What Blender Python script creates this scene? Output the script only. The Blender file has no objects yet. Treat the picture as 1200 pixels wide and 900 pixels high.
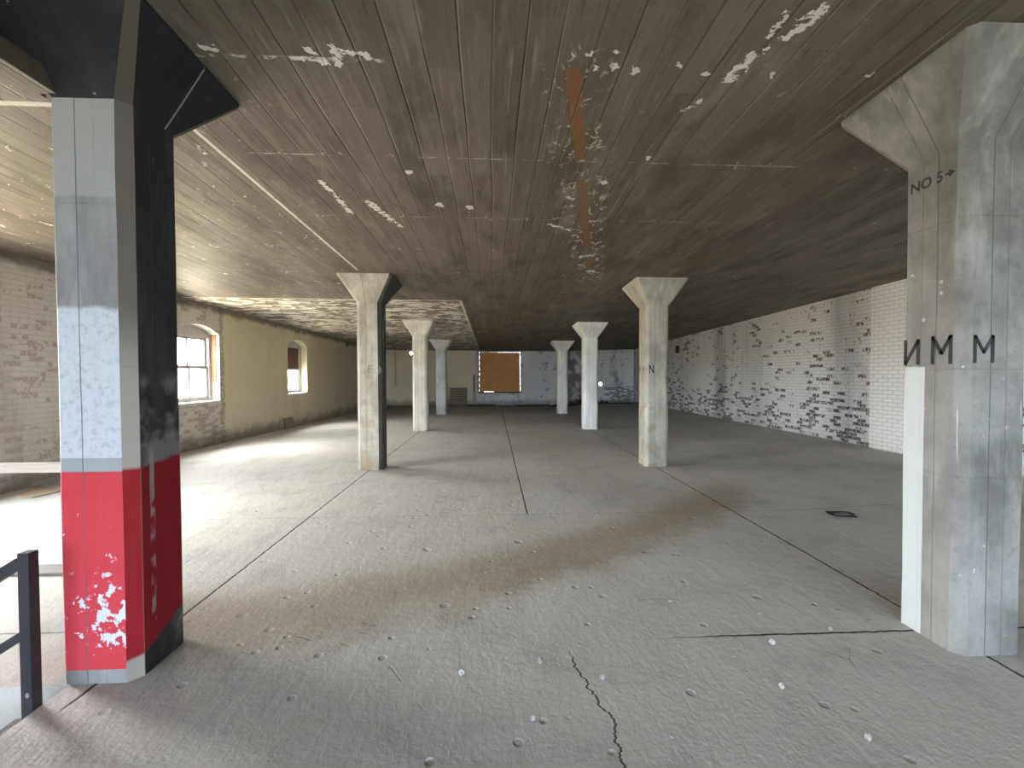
import bpy, bmesh, math, random
from mathutils import Vector, Matrix
random.seed(7)
S = 1.62                                   # eye height in metres; plan dimensions below are multiples of it
SC = bpy.context.scene
COL = SC.collection
# ------------------------------------------------------------------ plan
F_PX = 526.63
PITCH, ROLL, YAW = 0.02228, -0.00295, 0.04271
XL, XR, Y0, DY = -1.28712*S, 1.75832*S, 1.61865*S, 3.24048*S
A, C, FL = 0.1265*S, 0.033*S, 0.149*S
WL, LS = -4.40485*S, 0.06778
WR, RS = 4.65333*S, -0.0054
YF, YB = 14.433*S, -5.0*S
def floor_z(x, y=0):
    return 0.0356*max(0.0, x-XR-0.4*S)
def ceil_z(x, y):
    return 2.12812*S - 0.00816*x - 0.02667*y + 0.03469*max(0.0, x-XR-0.4*S)
def wl_x(y): return WL + LS*y
def wr_x(y): return WR + RS*y

# ------------------------------------------------------------------ camera
def rows():
    cy, sy = math.cos(YAW), math.sin(YAW)
    m = Matrix(((cy,-sy,0),(sy,cy,0),(0,0,1)))
    cp, sp = math.cos(PITCH), math.sin(PITCH)
    m = Matrix(((1,0,0),(0,cp,-sp),(0,sp,cp))) @ m
    cr, sr = math.cos(ROLL), math.sin(ROLL)
    # u = X, v = -Z ; u' = cr*u - sr*v ; v' = sr*u + cr*v
    return Matrix(((cr,0,sr),(0,1,0),(-sr,0,cr))) @ m
RW = rows()
cam_d = bpy.data.cameras.new('camera'); cam = bpy.data.objects.new('camera', cam_d); COL.objects.link(cam)
right, fwd, up = RW[0], RW[1], RW[2]
cam.matrix_world = Matrix(((right.x, up.x, -fwd.x, 0), (right.y, up.y, -fwd.y, 0), (right.z, up.z, -fwd.z, S), (0,0,0,1)))
cam_d.sensor_width = 36; cam_d.sensor_fit = 'HORIZONTAL'; cam_d.lens = F_PX/1200*36
cam_d.clip_start = 0.02; cam_d.clip_end = 300
SC.camera = cam
def ray(u, v):
    d = right*((u-600)/F_PX) + fwd - up*((v-450)/F_PX)
    return d
def at_floor(u, v, z=0.0):
    d = ray(u, v); t = (z-S)/d.z
    return Vector((d.x*t, d.y*t, z))
def at_ceil(u, v):
    d = ray(u, v); t = 1.0
    for _ in range(40):
        t = (ceil_z(d.x*t, d.y*t)-S)/d.z
    return Vector((d.x*t, d.y*t, S+d.z*t))

# ------------------------------------------------------------------ node helper
class NB:
    def __init__(self, name, rough=0.85):
        self.mat = bpy.data.materials.new(name); self.mat.use_nodes = True
        self.t = self.mat.node_tree; self.n = self.t.nodes; self.l = self.t.links
        self.bsdf = self.n['Principled BSDF']; self.bsdf.inputs['Roughness'].default_value = rough
        self.bsdf.inputs['Specular IOR Level'].default_value = 0.25
    def put(self, sock, v):
        if isinstance(v, bpy.types.NodeSocket): self.l.new(v, sock)
        elif v is not None:
            if isinstance(v, (tuple, list)) and len(v) == 3 and sock.type == 'RGBA': v = tuple(v)+(1,)
            sock.default_value = v
    def m(self, op, a, b=None, c=None, clamp=False):
        nd = self.n.new('ShaderNodeMath'); nd.operation = op; nd.use_clamp = clamp
        self.put(nd.inputs[0], a); self.put(nd.inputs[1], b)
        if c is not None: self.put(nd.inputs[2], c)
        return nd.outputs[0]
    def add(self, *a):
        r = a[0]
        for x in a[1:]: r = self.m('ADD', r, x)
        return r
    def mul(self, *a):
        r = a[0]
        for x in a[1:]: r = self.m('MULTIPLY', r, x)
        return r
    def sub(self, a, b): return self.m('SUBTRACT', a, b)
    def mx(self, *a):
        r = a[0]
        for x in a[1:]: r = self.m('MAXIMUM', r, x)
        return r
    def inv(self, a): return self.m('SUBTRACT', 1.0, a, clamp=True)
    def sm(self, x, lo, hi, o0=0.0, o1=1.0):
        nd = self.n.new('ShaderNodeMapRange'); nd.interpolation_type = 'SMOOTHSTEP'
        if lo > hi: lo, hi, o0, o1 = hi, lo, o1, o0
        self.put(nd.inputs[0], x)
        nd.inputs[1].default_value = lo; nd.inputs[2].default_value = hi; nd.inputs[3].default_value = o0; nd.inputs[4].default_value = o1
        return nd.outputs[0]
    def band(self, x, x0, w, soft):
        d = self.m('ABSOLUTE', self.sub(x, x0)) if not (isinstance(x0, float) and x0 == 0.0) else self.m('ABSOLUTE', x)
        return self.sm(d, w+soft, w)
    def pos(self):
        g = self.n.new('ShaderNodeNewGeometry'); return g.outputs['Position']
    def obj(self):
        g = self.n.new('ShaderNodeTexCoord'); return g.outputs['Object'], g.outputs['Normal']
    def sep(self, v):
        s = self.n.new('ShaderNodeSeparateXYZ'); self.l.new(v, s.inputs[0]); return s.outputs[0], s.outputs[1], s.outputs[2]
    def vec(self, x, y, z=0.0):
        s = self.n.new('ShaderNodeCombineXYZ'); self.put(s.inputs[0], x); self.put(s.inputs[1], y); self.put(s.inputs[2], z); return s.outputs[0]
    def noise(self, v, scale, detail=3.0, rough=0.55, dist=0.0):
        nd = self.n.new('ShaderNodeTexNoise'); self.l.new(v, nd.inputs['Vector'])
        nd.inputs['Scale'].default_value = scale; nd.inputs['Detail'].default_value = detail
        nd.inputs['Roughness'].default_value = rough; nd.inputs['Distortion'].default_value = dist
        return nd.outputs[0]
    def voro(self, v, scale, feature='F1', out=0, rnd=1.0):
        nd = self.n.new('ShaderNodeTexVoronoi'); nd.feature = feature; self.l.new(v, nd.inputs['Vector'])
        nd.inputs['Scale'].default_value = scale; nd.inputs['Randomness'].default_value = rnd
        return nd.outputs[out]
    def mix(self, f, a, b, mode='MIX'):
        nd = self.n.new('ShaderNodeMix'); nd.data_type = 'RGBA'; nd.blend_type = mode
        self.put(nd.inputs[0], f); self.put(nd.inputs[6], a); self.put(nd.inputs[7], b)
        return nd.outputs[2]
    def dist2(self, v, p):
        nd = self.n.new('ShaderNodeVectorMath'); nd.operation = 'DISTANCE'; self.l.new(v, nd.inputs[0]); nd.inputs[1].default_value = p
        return nd.outputs['Value']
    def brick(self, v, bw=0.215, rh=0.076, mort=0.006):
        nd = self.n.new('ShaderNodeTexBrick'); self.l.new(v, nd.inputs['Vector'])
        nd.inputs['Color1'].default_value = (0,0,0,1); nd.inputs['Color2'].default_value = (1,1,1,1); nd.inputs['Mortar'].default_value = (0,0,0,1)
        nd.inputs['Scale'].default_value = 1.0; nd.inputs['Mortar Size'].default_value = mort; nd.inputs['Mortar Smooth'].default_value = 0.25
        nd.inputs['Bias'].default_value = 0.0; nd.inputs['Brick Width'].default_value = bw; nd.inputs['Row Height'].default_value = rh
        return nd.outputs['Color'], nd.outputs['Fac']
    def bump(self, h, strength=0.4, dist=0.01, prev=None):
        nd = self.n.new('ShaderNodeBump'); nd.inputs['Strength'].default_value = strength; nd.inputs['Distance'].default_value = dist
        self.put(nd.inputs['Height'], h)
        if prev is not None: self.l.new(prev, nd.inputs['Normal'])
        return nd.outputs[0]
    def done(self, col, normal=None, rough=None):
        self.put(self.bsdf.inputs['Base Color'], col)
        if normal is not None: self.l.new(normal, self.bsdf.inputs['Normal'])
        if rough is not None: self.put(self.bsdf.inputs['Roughness'], rough)
        return self.mat
def plain(name, col, rough=0.8, var=0.25, scale=8.0, metal=0.0):
    b = NB(name, rough); o, _ = b.obj()
    n = b.noise(o, scale, 4.0, 0.6)
    lo = tuple(c*(1-var) for c in col); hi = tuple(min(1, c*(1+var)) for c in col)
    b.bsdf.inputs['Metallic'].default_value = metal
    return b.done(b.mix(n, lo, hi), b.bump(n, 0.15, 0.004))

# ------------------------------------------------------------------ materials: floor
def mat_floor():
    b = NB('floor_concrete', 0.8); P = b.pos(); x, y, z = b.sep(P)
    n1 = b.noise(P, 0.45, 4.0, 0.6); n2 = b.noise(P, 2.3, 5.0, 0.65); n3 = b.noise(P, 38.0, 3.0, 0.6)
    st = b.noise(b.vec(b.mul(x, 3.0), b.mul(y, 0.7)), 2.2, 4.0, 0.6)
    col = b.mix(n1, (0.42, 0.40, 0.37), (0.56, 0.53, 0.485))
    col = b.mix(b.mul(b.sm(n2, 0.45, 0.75), 0.45), col, (0.27, 0.255, 0.24))
    col = b.mix(b.mul(b.sm(st, 0.55, 0.8), 0.35), col, (0.56, 0.54, 0.50))
    col = b.mix(b.mul(b.sm(n3, 0.62, 0.75), 0.35), col, (0.2, 0.19, 0.18))
    # brown band across the slab: soft shade and some dirt put into the colour
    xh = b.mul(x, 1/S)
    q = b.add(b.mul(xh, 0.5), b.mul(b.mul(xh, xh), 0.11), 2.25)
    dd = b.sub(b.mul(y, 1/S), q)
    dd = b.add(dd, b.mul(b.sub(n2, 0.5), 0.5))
    shade_band = b.mul(b.sm(b.m('ABSOLUTE', dd), 0.45, 0.05), b.sm(xh, 2.6, 1.6), b.sm(xh, -1.75, -1.1))
    col = b.mix(b.mul(shade_band, 0.72), col, (0.275, 0.215, 0.145))
    rust = b.mul(b.sm(b.dist2(P, (0.36*S, 2.5*S, 0)), 0.75, 0.1), b.sm(n2, 0.4, 0.6))
    col = b.mix(b.mul(rust, 0.2), col, (0.27, 0.15, 0.09))
    # patches darker towards the right
    dk = b.mul(b.sm(x, 2.6*S, 4.2*S), b.sm(n1, 0.4, 0.62))
    col = b.mix(b.mul(dk, 0.4), col, (0.27, 0.26, 0.25))
    # saw joints
    wob = b.mul(b.sub(b.noise(P, 1.3, 3.0), 0.5), 0.035); wob2 = b.mul(b.sub(b.noise(P, 14.0, 2.0), 0.5), 0.022)
    xw = b.add(x, wob2); yw = b.add(y, wob2)
    j = b.mul(b.band(xw, XL, 0.006, 0.006), b.sm(y, 1.36*S, 1.42*S))
    j = b.mx(j, b.mul(b.band(xw, 0.245*S, 0.006, 0.006), b.sm(y, 3.17*S, 3.2*S)))
    j = b.mx(j, b.mul(b.band(xw, XR-0.02*S, 0.006, 0.006), b.sm(y, 1.2*S, 1.4*S)))
    j = b.mx(j, b.mul(b.band(yw, 1.655*S, 0.006, 0.005), b.sm(x, 0.55*S, 1.0*S)))
    j = b.mx(j, b.mul(b.band(yw, 1.80*S, 0.005, 0.004), b.sm(x, -1.25*S, -1.3*S), 0.7))
    for yy, k in ((3.18*S, 0.55), (6.4*S, 0.6), (9.6*S, 0.6)):
        j = b.mx(j, b.mul(b.band(yw, yy, 0.004, 0.004), k))
    # irregular crack in the foreground
    t = b.sub(1.6*S, y)
    cx = b.add(b.mul(t, 0.13), 0.285*S); cw = b.mul(b.sub(b.noise(b.vec(0.0, y), 2.3, 5.0, 0.7), 0.5), 0.30)
    cr = b.mul(b.band(b.sub(x, b.add(cx, cw)), 0.0, 0.002, 0.006), b.sm(y, 1.6*S, 1.52*S))
    # faint secondary cracks
    ve = b.voro(b.vec(b.add(x, b.mul(wob, 6.0)), b.add(y, b.mul(wob, -5.0))), 0.55, 'DISTANCE_TO_EDGE')
    c2 = b.mul(b.sm(ve, 0.004, 0.001), b.sm(n2, 0.55, 0.65), 0.3)
    lines = b.mx(j, cr, c2)
    col = b.mix(lines, col, (0.045, 0.04, 0.035))
    # spalls and pits, denser in the near centre
    Pd = b.n.new('ShaderNodeVectorMath'); Pd.operation = 'ADD'; b.l.new(P, Pd.inputs[0]); b.l.new(b.vec(wob, b.mul(wob, -1.5)), Pd.inputs[1])
    Pd = Pd.outputs[0]
    def pits(scale, thr, r):
        d = b.voro(Pd, scale); c = b.voro(Pd, scale, out=1); rr, gg, bb = b.sep(c)
        return b.mul(b.sm(d, r, r*0.45), b.sm(rr, thr, thr+0.02))
    zone = b.mul(b.sm(y, 4.2*S, 3.0*S), b.sm(b.m('ABSOLUTE', b.sub(x, 0.4*S)), 2.0*S, 0.9*S))
    pit = b.mx(b.mul(pits(3.6, 0.76, 0.17), zone), b.mul(pits(8.0, 0.80, 0.22), zone), pits(2.2, 0.8, 0.06))
    col = b.mix(b.mul(pit, 0.4), col, (0.25, 0.23, 0.21))
    # bump: trowel marks + grain + defects
    tr = b.noise(b.vec(b.mul(x, 5.0), b.mul(y, 1.6)), 1.6, 5.0, 0.62, 0.6)
    h = b.add(b.mul(tr, 0.4), b.mul(b.noise(P, 4.5, 6.0, 0.7), 0.7), b.mul(n3, 0.14), b.mul(pit, -0.7), b.mul(lines, -0.7))
    return b.done(col, b.bump(h, 0.55, 0.026), b.m('ADD', b.mul(n2, 0.25), 0.55))

# ------------------------------------------------------------------ materials: ceiling
BLOBS = [(690,63,6),(697,80,6),(718,78,6),(722,60,6),(745,82,7),(668,96,4),(674,128,4),(672,60,5),(795,77,6),(828,87,5),(905,88,5),
         (430,66,6),(362,58,6),(378,72,6),(392,60,5),(355,72,4),(240,57,5),(253,58,5),(480,202,6),(875,83,5),(760,185,4),(708,214,5),(1020,88,5),(515,240,6),(550,243,6),(690,300,6),(692,318,6)]
def mat_ceiling():
    b = NB('ceiling_board_marked_concrete', 0.75); P = b.pos(); x, y, z = b.sep(P)
    nl = b.noise(P, 0.5, 4.0, 0.6); nm = b.noise(b.vec(b.mul(x, 1.0), b.mul(y, 0.35)), 2.4, 5.0, 0.65); ng = b.noise(P, 9.0, 5.0, 0.7)
    # boards running away from the lens
    xb = b.add(x, b.mul(b.sub(b.noise(b.vec(b.mul(x, 0.8), b.mul(y, 0.25)), 1.0, 2.0), 0.5), 0.16))
    bi = b.m('FLOOR', b.mul(xb, 1/0.185)); bf = b.m('FRACT', b.mul(xb, 1/0.185))
    wn = b.n.new('ShaderNodeTexWhiteNoise'); wn.noise_dimensions = '2D'
    b.l.new(b.vec(bi, b.m('FLOOR', b.add(b.mul(y, 0.28), b.mul(bi, 0.37)))), wn.inputs['Vector']); tone = wn.outputs[0]
    edge = b.sm(b.m('ABSOLUTE', b.sub(bf, 0.5)), 0.455, 0.492)
    edgeb = b.mul(edge, b.sm(b.noise(b.vec(b.mul(bi, 3.7), b.mul(y, 0.6)), 1.0, 3.0), 0.44, 0.56))
    grain = b.noise(b.vec(b.mul(x, 9.0), b.mul(y, 0.55)), 2.0, 4.0, 0.65)
    col = b.mix(nl, (0.120, 0.098, 0.073), (0.175, 0.148, 0.112))
    col = b.mix(b.mul(b.sm(tone, 0.2, 0.9), 0.8), col, (0.100, 0.081, 0.059))
    col = b.mix(b.mul(b.sm(grain, 0.45, 0.75), 0.5), col, (0.205, 0.182, 0.147))
    col = b.mix(b.mul(b.sm(nm, 0.47, 0.66), 0.7), col, (0.068, 0.056, 0.041))
    col = b.mix(b.mul(edgeb, 0.9), col, (0.032, 0.027, 0.021))
    li = b.sm(b.m('ABSOLUTE', b.sub(b.m('FRACT', b.mul(xb, 1/0.37)), 0.31)), 0.022, 0.010)
    li = b.mul(li, b.sm(b.noise(b.vec(b.mul(x, 2.0), b.mul(y, 0.7), 9.0), 1.0, 3.0), 0.56, 0.64))
    col = b.mix(b.mul(li, 0.5), col, (0.33, 0.30, 0.25))
    rub = b.noise(b.vec(b.mul(x, 1.7), b.mul(y, 0.45), 4.0), 2.0, 4.0, 0.6)
    col = b.mix(b.mul(b.sm(rub, 0.54, 0.70), 0.55), col, (0.235, 0.205, 0.165))
    streaks_ = b.noise(b.vec(b.mul(x, 22.0), b.mul(y, 0.8)), 1.6, 3.0, 0.6)
    col = b.mix(b.mul(b.sm(streaks_, 0.60, 0.72), 0.45), col, (0.27, 0.24, 0.195))
    col = b.mix(b.mul(b.sm(streaks_, 0.40, 0.30), 0.55), col, (0.05, 0.042, 0.032))
    white = (0.74, 0.71, 0.65)
    # flaking white paint: rare specks everywhere, more along the cross joints
    wob = b.mul(b.sub(ng, 0.5), 0.05)
    fl = b.noise(b.vec(b.mul(x, 1.3), b.mul(y, 0.8)), 8.0, 6.0, 0.74, 0.9)
    near_left = b.sm(x, -0.3*S, -2.5*S)
    cl = b.sm(b.noise(P, 0.9, 2.0), 0.55, 0.72)
    fm = b.mul(b.sm(fl, 0.655, 0.67), cl)
    fm = b.mx(fm, b.mul(b.sm(fl, 0.625, 0.645), near_left, 0.9))
    def seam(axis, at, w, k, lo=None, hi=None, rag=1.0):
        other = y if axis == 'x' else x
        s_ = b.band(b.add(x if axis == 'x' else y, b.mul(wob, rag)), at, w, w)
        if lo is not None: s_ = b.mul(s_, b.sm(other, lo, lo+0.1))
        if hi is not None: s_ = b.mul(s_, b.sm(other, hi, hi-0.1))
        return b.mul(s_, k)
    brk = b.sm(b.noise(P, 5.0, 4.0, 0.7), 0.47, 0.60)
    se = b.mul(seam('x', -1.315*S, 0.010, 0.85, 1.75*S, 4.5*S, 0.3), b.sm(b.noise(P, 4.0, 4.0, 0.7), 0.30, 0.42))
    se = b.mx(se, seam('y', 1.915*S, 0.016, 0.85, None, -1.5*S, 0.3))
    se = b.mx(se, b.mul(seam('y', 1.605*S, 0.010, 0.9, -1.1*S, -0.35*S, 0.5), brk))
    for yy, k, lo, hi in ((2.26*S, 0.55, -1.2*S, 1.6*S), (3.05*S, 0.35, -1.2*S, 1.9*S), (4.55*S, 0.45, -4*S, 0.2*S), (5.40*S, 0.7, -0.2*S, 4.6*S), (6.85*S, 0.55, 1.6*S, 4.4*S), (9.3*S, 0.4, 0.0, 4.4*S)):
        se = b.mx(se, b.mul(seam('y', yy, 0.006, k*0.75, lo, hi, 0.3), brk))
    for yy in (2.26*S, 3.05*S, 3.75*S, 4.55*S):
        fm = b.mx(fm, b.mul(b.sm(fl, 0.61, 0.65), b.band(y, yy, 0.02, 0.07), 0.8))
    # individual chips and round patches, stored on the mesh as a paint mask
    at_ = b.n.new('ShaderNodeVertexColor'); at_.layer_name = 'marks'; mk_paint, mk_rust, mk_halo = b.sep(at_.outputs['Color'])
    bl = b.sm(b.add(mk_paint, b.mul(b.sub(b.noise(P, 16.0, 5.0, 0.7), 0.5), 3.4)), 0.60, 0.68)
    bl = b.mul(bl, b.sm(mk_paint, 0.02, 0.15))
    paint = b.mx(fm, se, bl)
    # bay with thin flaky whitewash towards the windows at the back
    zone = b.mul(b.sm(y, 5.98*S, 6.0*S), b.sm(x, -0.415*S, -0.43*S))
    zf = b.noise(b.vec(b.mul(x, 0.55), y), 4.2, 5.0, 0.62, 1.2)
    zm = b.mul(zone, b.sm(zf, 0.49, 0.535))
    zedge = b.mx(b.mul(b.band(y, 5.99*S, 0.02, 0.015), b.sm(x, -0.40*S, -0.42*S)), b.mul(b.band(x, -0.42*S, 0.018, 0.012), b.sm(y, 5.97*S, 5.99*S)))
    col = b.mix(b.mul(zone, 0.75), col, (0.19, 0.16, 0.12))
    col = b.mix(b.mul(zm, 0.85), col, (0.80, 0.77, 0.68))
    col = b.mix(b.mul(zedge, 0.8), col, (0.7, 0.66, 0.56))
    # rust-coloured patched strip
    rs = b.mul(b.sm(b.add(mk_rust, b.mul(b.sub(b.noise(P, 14.0, 4.0, 0.7), 0.5), 2.6)), 0.5, 0.62), b.sm(b.noise(P, 2.6, 2.0), 0.40, 0.46))
    rs = b.mul(rs, b.sm(mk_rust, 0.02, 0.2))
    col = b.mix(b.mul(rs, 0.85), col, (0.20, 0.095, 0.035))
    halo = mk_halo
    paint = b.mx(paint, b.mul(halo, b.sm(fl, 0.57, 0.59), b.sm(y, 1.5*S, 3.4*S, 0.5, 1.0)))
    paint = b.mul(paint, b.inv(rs))
    col = b.mix(paint, col, white)
    h = b.add(b.mul(tone, 0.25), b.mul(edge, -0.45), b.mul(grain, 0.3), b.mul(paint, 0.25), b.mul(zm, 0.4), b.mul(ng, 0.3), b.mul(rs, -0.3))
    return b.done(col, b.bump(h, 0.5, 0.02), b.m('ADD', b.mul(nm, 0.3), 0.42))

# ------------------------------------------------------------------ materials: walls
def mat_brick(name, along, paint, paint2, bricks, expose, low=0.0, mort_dark=0.5, streak=0.4, streak_col=(0.3,0.27,0.24), cream=None, top_dirt=False, base_dirt=0.5, far=False, clus=1.5):
    b = NB(name, 0.85); P = b.pos(); x, y, z = b.sep(P)
    u = y if along == 'y' else x
    nw = b.noise(P, 9.0, 3.0, 0.6)
    uv = b.vec(b.add(u, b.mul(b.sub(nw, 0.5), 0.018)), b.add(z, b.mul(b.sub(b.noise(P, 7.0, 3.0), 0.5), 0.016)))
    rnd, mf = b.brick(uv)
    rr, _, _ = b.sep(rnd)
    nl = b.noise(P, 0.75, 4.0, 0.65); nf = b.noise(P, 22.0, 4.0, 0.65); nm = b.noise(P, 2.6, 4.0, 0.6)
    col = b.mix(nl, paint, paint2)
    vs = b.noise(b.vec(b.mul(u, 1.0), b.mul(z, 0.16)), 1.3, 4.0, 0.6)
    col = b.mix(b.mul(b.sm(vs, 0.5, 0.7), streak), col, streak_col)
    col = b.mix(b.mul(mf, mort_dark), col, tuple(c*0.45 for c in paint))
    # bricks that have lost their paint
    e = b.add(rr, b.mul(b.sub(nl, 0.5), clus), b.mul(b.sub(nm, 0.5), clus*0.6), b.sm(z, 1.5, 0.4, 0.0, low), b.mul(b.sub(b.noise(P, 13.0, 4.0, 0.65), 0.5), 1.1))
    em = b.mul(b.sm(e, 1.0-expose, 1.05-expose), b.inv(b.mul(mf, 1.0)), b.sm(nf, 0.36, 0.5))
    bc = b.mix(nf, bricks[0], bricks[1])
    if cream is not None:
        side = b.sm(b.add(y, b.mul(b.sub(nm, 0.5), 0.12)), cream[0]-0.02, cream[0]+0.02)
        em = b.mul(em, b.inv(side))
        cc = b.mix(nl, cream[1], cream[2])
        cc = b.mix(b.mul(b.sm(vs, 0.52, 0.7), 0.3), cc, tuple(c*0.7 for c in cream[1]))
        cc = b.mix(b.mul(mf, 0.16), cc, tuple(c*0.5 for c in cream[1]))
        col = b.mix(side, col, cc)
        pe = b.mul(b.band(b.add(y, b.mul(b.sub(nm, 0.5), 0.15)), cream[0], 0.05, 0.05), b.sm(nf, 0.4, 0.55))
        col = b.mix(b.mul(pe, 0.6), col, (0.13, 0.10, 0.08))
    col = b.mix(em, col, bc)
    if far:
        left = b.sm(x, -0.45*S, -0.6*S)
        col = b.mix(left, col, b.mix(nl, (0.72, 0.63, 0.46), (0.80, 0.72, 0.55)))
        pt = b.mul(b.sm(b.add(b.mul(nm, 0.8), b.mul(vs, 0.6)), 0.76, 0.84), b.inv(left), 0.7)
        dk = b.mul(b.band(x, 2.75*S, 0.45*S, 0.3*S), b.sm(nm, 0.35, 0.55))
        lowb = b.mul(b.sm(x, 3.5*S, 3.7*S), b.sm(b.add(rr, b.mul(nf, 0.7)), 0.5, 0.7), b.sm(b.add(z, b.mul(b.sub(nm, 0.5), 0.3)), 0.62*S, 0.56*S))
        col = b.mix(b.mul(b.mx(pt, dk, lowb), 0.8), col, (0.13, 0.12, 0.11))
    if top_dirt:
        td = b.mul(b.sm(b.add(z, b.mul(y, 0.02667), b.mul(b.sub(nm, 0.5), 0.35)), 3.26, 3.42), 0.8)
        col = b.mix(td, col, (0.10, 0.082, 0.062))
    bd = b.mul(b.sm(b.add(z, b.mul(b.sub(nm, 0.5), 0.5)), 0.42, 0.06), base_dirt)
    col = b.mix(bd, col, (0.12, 0.095, 0.075))
    h = b.add(b.mul(mf, -0.6), b.mul(em, -0.35), b.mul(nf, 0.25), b.mul(nm, 0.3))
    return b.done(col, b.bump(h, 0.7, 0.014))

# ------------------------------------------------------------------ materials: columns
def mat_column(name, seed, lo=(0.22,0.21,0.185), hi=(0.40,0.385,0.35), overlay=None, flecks=0.5):
    b = NB(name, 0.8); O, Nn = b.obj(); x, y, z = b.sep(O); nx, ny, nz = b.sep(Nn)
    off = b.n.new('ShaderNodeVectorMath'); off.operation = 'ADD'; b.l.new(O, off.inputs[0]); off.inputs[1].default_value = (seed*3.1, seed*1.7, seed*0.9); P = off.outputs[0]
    n1 = b.noise(P, 1.6, 5.0, 0.65); n2 = b.noise(b.vec(b.mul(x, 2.0), b.mul(y, 2.0), b.add(b.mul(z, 0.5), seed)), 3.0, 5.0, 0.65); n3 = b.noise(P, 28.0, 4.0, 0.65)
    col = b.mix(b.sm(n1, 0.3, 0.7), lo, hi)
    col = b.mix(b.mul(b.sm(n2, 0.5, 0.75), 0.45), col, tuple(c*1.45 for c in hi))
    col = b.mix(b.mul(b.sm(n2, 0.5, 0.3), 0.4), col, tuple(c*0.7 for c in lo))
    col = b.mix(b.mul(b.sm(n3, 0.55, 0.75), 0.3), col, tuple(c*0.55 for c in lo))
    ax = b.m('ABSOLUTE', nx); side = b.sm(ax, 0.5, 0.6)
    t = b.add(b.mul(x, b.inv(side)), b.mul(y, side))
    seam = b.mx(b.band(b.add(t, b.mul(b.sub(n2, 0.5), 0.012)), -0.045, 0.0018, 0.002), b.mul(b.band(t, 0.05, 0.0015, 0.002), 0.6))
    pour = None
    for k, zz in enumerate((0.93+0.1*math.sin(seed), 1.72+0.12*math.cos(seed*2), 2.5)):
        p_ = b.band(b.add(z, b.mul(b.sub(n1, 0.5), 0.02)), zz, 0.002, 0.004); pour = p_ if pour is None else b.mx(pour, p_)
    col = b.mix(b.mul(b.mx(seam, b.mul(pour, 0.2)), 0.7), col, (0.06, 0.055, 0.05))
    fk = b.mul(b.sm(b.noise(P, 17.0, 5.0, 0.7), 0.66, 0.70), b.sm(n1, 0.45, 0.6), flecks)
    # pale drips
    dr = b.mul(b.sm(b.noise(b.vec(b.mul(t, 26.0), b.mul(z, 1.1), seed*2.0), 1.0, 3.0), 0.70, 0.76), flecks*0.7)
    col = b.mix(b.mx(fk, dr), col, (0.66, 0.65, 0.62))
    if overlay: col = overlay(b, col, dict(x=x, y=y, z=z, nx=nx, ny=ny, P=P, n1=n1, n2=n2, n3=n3, t=t, seam=seam))
    h = b.add(b.mul(n3, 0.3), b.mul(n1, 0.4), b.mul(seam, -0.6), b.mul(pour, -0.3), b.mul(fk, 0.2))
    return b.done(col, b.bump(h, 0.45, 0.012))
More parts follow.
